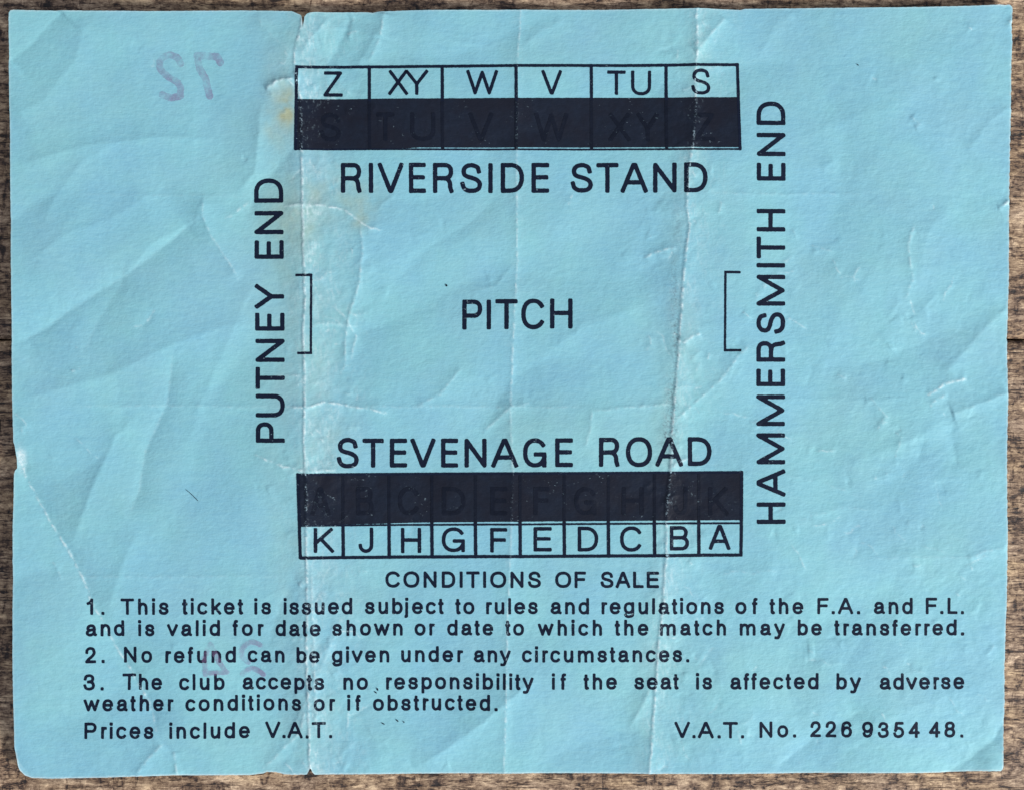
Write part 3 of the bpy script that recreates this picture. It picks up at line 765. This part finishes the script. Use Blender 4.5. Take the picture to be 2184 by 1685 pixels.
K_ = .25   # lift of the ink film above the sheet, in U
RB = 4.75
def big(letters, r=RB):
    o = []
    for c, a, b, t0, b0 in letters: o += place(c, a, b, t0, b0, r)
    return o
riv = [(c, a, b, 349.3, 413.2) for c, a, b in [('R', 727.4, 771.7), ('I', 787, 796.5), ('V', 806.3, 861.4), ('E', 872.5, 908.8), ('R', 923.6, 967.6),
       ('S', 981.7, 1028.7), ('I', 1041.5, 1051), ('D', 1068, 1117.7), ('E', 1133.5, 1171.4)]]
std = [(c, a, b, 349, 412.6) for c, a, b in [('S', 1216.8, 1264.8), ('T', 1272, 1319), ('A', 1323.6, 1381.4), ('N', 1392.5, 1442.5), ('D', 1458, 1508)]]
ink_part('printed_heading', big(riv + std), m_ink, K_, label='heading RIVERSIDE STAND in spaced black capitals')
pit = [('P', 986, 1028.7, 640, 704.2), ('I', 1038, 1047.6, 640, 703.8), ('T', 1056.6, 1104.3, 639, 703.5), ('C', 1111.7, 1161.4, 638, 703.5), ('H', 1173.1, 1221.2, 637.5, 702)]
ink_part('printed_heading', big(pit), m_ink, K_, label='word PITCH in the middle of the plan')
ste = [('S', 719, 766, 933, 998)] + [(c, a, b, 934.8, 996.6) for c, a, b in [('T', 773.4, 818.8), ('E', 831.5, 868.5), ('V', 875.9, 928.9), ('E', 940.7, 977.3),
       ('N', 990.7, 1038), ('A', 1047.8, 1105.3)]] + [('G', 1115.4, 1165.7, 934, 996.5), ('E', 1183.9, 1221.8, 934, 995.5)]
roa = [('R', 1277, 1321, 932.5, 994.8), ('O', 1334.4, 1390.5, 931.5, 995.5), ('A', 1397.5, 1456, 931.8, 994.2), ('D', 1466.4, 1517.5, 931.6, 993.2)]
ink_part('printed_heading', big(ste + roa), m_ink, K_, label='heading STEVENAGE ROAD in spaced black capitals')
def vert(letters, xt, xb, tilt, y_ref):
    o = []
    for c, a, b in letters:
        dx = tilt * ((a + b) / 2 - y_ref)
        o += place(c, a, b, xt + dx, xb + dx, RB, rot=True)
    return o
put = [('P', 943.7, 900), ('U', 889.9, 840.2), ('T', 830.1, 783.1), ('N', 773, 723.7), ('E', 706.5, 668.2), ('Y', 659.5, 607.4),
       ('E', 553.6, 514), ('N', 501.2, 451.8), ('D', 434.3, 382.3)]
ink_part('printed_heading', vert(put, 546.5, 609, .0085, 850), m_ink, K_, label='PUTNEY END running up beside the left fold')
ham = [('H', 1116.3, 1070.3), ('A', 1057.9, 1000.4), ('M', 989.7, 923.5), ('M', 908.4, 841.9), ('E', 824.4, 787.1), ('R', 772.4, 727.7),
       ('S', 713.2, 666.6), ('M', 653.1, 587.3), ('I', 572, 562.5), ('T', 552.6, 506.2), ('H', 495.5, 447.4), ('E', 387.3, 349.3), ('N', 335.2, 285.5), ('D', 268.7, 218.3)]
ink_part('printed_heading', vert(ham, 1612.7, 1674.5, -.0004, 700), m_ink, K_, label='HAMMERSMITH END running up beside the right edge of the plan')

# goal brackets
ink_part('goal_bracket', [([(634, 588.3), (665, 588)], 2.8, True), ([(665, 588), (664, 753.6)], 2.6, True), ([(664, 753.6), (637.5, 753.8)], 2.8, True)], m_ink, K_, label='left goal bracket open to the left')
ink_part('goal_bracket', [([(1576, 582), (1546.5, 581.5)], 2.8, True), ([(1546.5, 581.5), (1545.5, 747.8)], 2.6, True), ([(1545.5, 747.8), (1578, 747.6)], 2.8, True)], m_ink, K_, label='right goal bracket open to the right')

# riverside seating strip
def lerp(a, b, t): return a + (b - a) * t
def ln(a, b, r): return ([a, b], r, True)
xs = [788.5, 943.7, 1100.9, 1261.1, 1420.7]
top = lambda x: lerp(146.5, 139.2, (x - 631) / 945.); mid = lambda x: lerp(217, 211, (x - 631) / 945.); bot = lambda x: lerp(320.5, 320.2, (x - 631) / 945.)
st = [ln((635, top(635)), (1573, top(1573)), 3.1), ln((635, top(635)), (631.5, 320), 3.3), ln((1573, top(1573)), (1577.5, 320), 3.1), ln((631, 320.8), (1577, 320.5), 1.9)]
st += [ln((x, top(x)), (x + .3, mid(x) + 3), 3.4) for x in xs]
strip = ink_part('seating_strip', st, m_ink, K_ + .3, label='ruled strip of six seat blocks at the top of the plan')
bar = [(630, 214.5), (1576, 208.5), (1579.5, 316.3), (1240, 316.2), (900, 317.0), (850, 319.5), (629, 321)]
ink_part('black_bar', [], m_bar, K_, strip, polys=[bar])
for c, a, b, t0, b0 in [('Z', 690.3, 731.8, 154.5, 208.5), ('X', 828.6, 871, 151.5, 205.5), ('Y', 865, 914, 151.5, 205.5), ('W', 995, 1062.5, 152, 204.6), ('V', 1154.7, 1198.5, 151.8, 204.4),
                        ('T', 1294.7, 1334.6, 151.5, 204), ('U', 1346, 1389, 151.5, 204.6), ('S', 1473.8, 1515.3, 147.8, 203.4)]:
    ink_part('block_letter', place(c, a, b, t0, b0, 3.6), m_ink, K_, strip)
gh = []
for c, a, b in [('S', 683, 728), ('T', 803.6, 842), ('U', 876, 929), ('V', 1000, 1052), ('W', 1140, 1212), ('X', 1298, 1345), ('Y', 1358, 1405), ('Z', 1480, 1524)]:
    gh += place(c, a, b, 243, 303, 4.2)
gh += [ln((x, mid(x) + 6), (x + .5, 318), 3.2) for x in xs]
ink_part('overprint_letters', gh, m_ghost, K_ + .45, strip, label='barely visible letters S TU V W XY Z under the black bar', rough=1.4)

# stevenage seating strip
xs = [732.1, 829.8, 921.2, 1014.2, 1109.3, 1203.3, 1297.4, 1395.5, 1490]
t2 = lambda x: lerp(1011.5, 1006.5, (x - 634) / 950.); m2 = lambda x: lerp(1117, 1111.5, (x - 634) / 950.); b2 = lambda x: lerp(1188.8, 1182.8, (x - 640) / 942.)
st = [ln((637, t2(637)), (1581, t2(1581)), 2.6), ln((637, t2(637)), (641.6, 1188), 3.4), ln((1581, t2(1581)), (1580, b2(1580)), 3.4), ln((643, b2(643)), (1579, b2(1579)), 3.4),
      ln((640, m2(640) + 3.2), (1579, m2(1579) + 3.2), 2.0)]
st += [ln((x, m2(x)), (x + .6, b2(x)), 3.6) for x in xs]
strip2 = ink_part('seating_strip', st, m_ink, K_ + .3, label='ruled strip of ten seat blocks at the bottom of the plan')
bar = [(634.5, 1009.5), (1583.5, 1004.2), (1583, 1108.2), (1100, 1111.7), (900, 1113.5), (800, 1116.5), (638, 1119)]
ink_part('black_bar', [], m_bar, K_, strip2, polys=[bar])
for c, a, b, t0, b0 in [('K', 670, 713, 1124.5, 1177.8), ('J', 765, 796.5, 1124.5, 1178.5), ('H', 855, 898.5, 1125, 1179), ('G', 942.4, 991.7, 1123.6, 1176.8), ('F', 1045.5, 1082, 1125, 1177.8),
                        ('E', 1137.8, 1176.8, 1122.8, 1175), ('D', 1231.9, 1275.8, 1122, 1175), ('C', 1322, 1368.5, 1121.5, 1175.5), ('B', 1428, 1469.5, 1121, 1173), ('A', 1511.5, 1557.5, 1118, 1171.8)]:
    ink_part('block_letter', place(c, a, b, t0, b0, 3.9), m_ink, K_, strip2)
gh = []
for c, a, b in [('A', 664, 706), ('B', 760, 797), ('C', 849, 894), ('D', 943, 993), ('E', 1046, 1082), ('F', 1138, 1172), ('G', 1225, 1272), ('H', 1326, 1373), ('J', 1436, 1466), ('K', 1510, 1553)]:
    gh += place(c, a, b, 1038, 1098, 4.4)
gh += [ln((x, t2(x) + 6), (x, m2(x) - 2), 3.0) for x in xs]
ink_part('overprint_letters', gh, m_ghost, K_ + .45, strip2, label='barely visible letters A to K under the black bar', rough=1.4)

# conditions of sale
LINES = [
 ('title CONDITIONS OF SALE', 1217.8, 1253, 3.25, [('CONDITIONS', 822, 1154), ('OF', 1184, 1249.7), ('SALE', 1280.6, 1405)]),
 ('first line of condition 1', 1274.2, 1309.2, 3.08, [('1', 188, 202.5), ('.', 218, 226), ('This', 260.3, 362), ('ticket', 389.7, 520), ('is', 544.8, 579.4), ('issued', 607, 751.6),
   ('subject', 778.4, 946.4), ('to', 970.9, 1011.9), ('rules', 1037, 1147.3), ('and', 1173.8, 1256.4), ('regulations', 1283, 1544.4), ('of', 1568.5, 1615.9), ('the', 1641, 1713.3),
   ('F', 1743.2, 1767), ('.', 1773.5, 1781.5), ('A', 1787.5, 1820), ('.', 1827.5, 1835.5), ('and', 1863.5, 1946.8), ('F', 1975, 1999), ('.', 2005.5, 2013.5), ('L', 2021.5, 2043), ('.', 2049.3, 2057.3)]),
 ('second line of condition 1', 1320.6, 1355, 3.08, [('and', 185.8, 267), ('is', 298, 331.9), ('valid', 358.4, 470.3), ('for', 497, 563.3), ('date', 588.5, 685.2), ('shown', 709.4, 859),
   ('or', 884.3, 927.9), ('date', 953.8, 1052.2), ('to', 1077.4, 1117.7), ('which', 1147.3, 1284), ('the', 1310.9, 1383), ('match', 1407.6, 1548.7), ('may', 1577.9, 1674.3), ('be', 1701.6, 1753.3), ('transferred.', 1779.5, 2056.6)]),
 ('condition 2', 1377.4, 1411.8, 3.08, [('2', 184.7, 207.6), ('.', 218.3, 226.3), ('No', 265.4, 326.5), ('refund', 355, 503.9), ('can', 528.4, 608), ('be', 633.8, 683.6), ('given', 708.8, 830.5), ('under', 855.7, 987.7),
   ('any', 1010.2, 1089.2), ('circumstances.', 1113.3, 1469.5)]),
 ('first line of condition 3', 1434.8, 1469.8, 3.08, [('3', 181.4, 205.6), ('.', 216.4, 224.4), ('The', 263, 347.7), ('club', 383.9, 480.3), ('accepts', 517.3, 692.6), ('no', 733, 785.2), ('responsibility', 823.8, 1137.9),
   ('if', 1178.2, 1207.4), ('the', 1244.3, 1315.9), ('seat', 1352.8, 1447.6), ('is', 1485.6, 1519), ('affected', 1557, 1745.9), ('by', 1783.9, 1835.9), ('adverse', 1875.2, 2057.3)]),
 ('second line of condition 3', 1480.4, 1514.8, 3.08, [('weather', 181.4, 372), ('conditions', 397.4, 643.2), ('or', 670, 715.5), ('if', 742.2, 770), ('obstructed.', 795.9, 1060.6)]),
 ('bottom line Prices include V.A.T.', 1538.2, 1573, 3.08, [('Prices', 183, 329.9), ('include', 364.5, 533.4),
   ('V', 566, 598), ('.', 602, 610), ('A', 613.5, 646), ('.', 652, 660), ('T', 665.5, 695.5), ('.', 701.4, 709.4)]),
 ('tax number at the lower right', 1538.2, 1573, 3.08, [('V', 1438.5, 1471.5), ('.', 1476, 1484), ('A', 1488.5, 1522), ('.', 1529.5, 1537.5), ('T', 1541.5, 1573.5), ('.', 1579.4, 1587.4), ('No.', 1620, 1698.2), ('226', 1729, 1818), ('9354', 1839, 1961.9), ('48.', 1981.7, 2055)]),
]
for lb, yt, yb, r, words in LINES:
    stx = []
    for w_, a, b in words:
        # the second baseline rises a hair to the right
        stx += word(w_, a, b, yt, yb, r)
    ink_part('printed_line', stx, m_ink, K_, label=lb, rough=.75)

# purple numbers showing through from the front
sh = [(sp((437, 145), (420, 128), (395, 126)), 0, 0)]
s7 = [([(423, 122), (465, 124), (472, 136)], 8, False), ([(424, 132), (428, 150), (440, 170), (449, 208)], 7.5, False)]
s2 = [(sp((388, 140), (380, 126), (362, 121), (346, 132), (345, 150), (362, 168), (382, 180), (388, 196), (384, 210)), 7.2, False), ([(350, 206), (368, 213), (388, 208)], 7.5, False)]
ink_part('stamped_number', s7 + s2, m_stamp, K_, label='faint mirrored purple 72 near the top left', rough=2.2)
s4 = [([(450, 1372), (438, 1400), (440, 1436)], 5.5, False), ([(452, 1374), (466, 1405), (484, 1432)], 5.5, False), ([(440, 1434), (486, 1432)], 5, False)]
s5 = [(sp((556, 1374), (540, 1368), (522, 1376), (516, 1396), (530, 1412)), 5.5, False), (sp((518, 1436), (535, 1425), (552, 1430), (562, 1438)), 5.5, False)]
ink_part('stamped_number', s4 + s5, m_stamp, K_ + .9, label='faint mirrored purple number behind the words refund can', rough=2.6)

# stray marks
marks = [([(398, 1043), (410, 1053), (424, 1067)], .55), ([(952, 609), (952.4, 610)], 2.0), ([(805, 1467), (806, 1470)], 1.6), ([(800, 1474), (803, 1476)], 1.3),
         ([(815, 1541), (820, 1543)], 1.0), ([(846, 1534), (849, 1537)], 1.2), ([(861, 1538), (862, 1539)], 1.2), ([(905, 1489), (914, 1493)], 1.1), ([(1826, 140), (1829, 142)], .9)]
for p, r in marks:
    ink_part('ink_speck', [(p, r, False)], m_ink, K_ + 1.2, rough=.3)
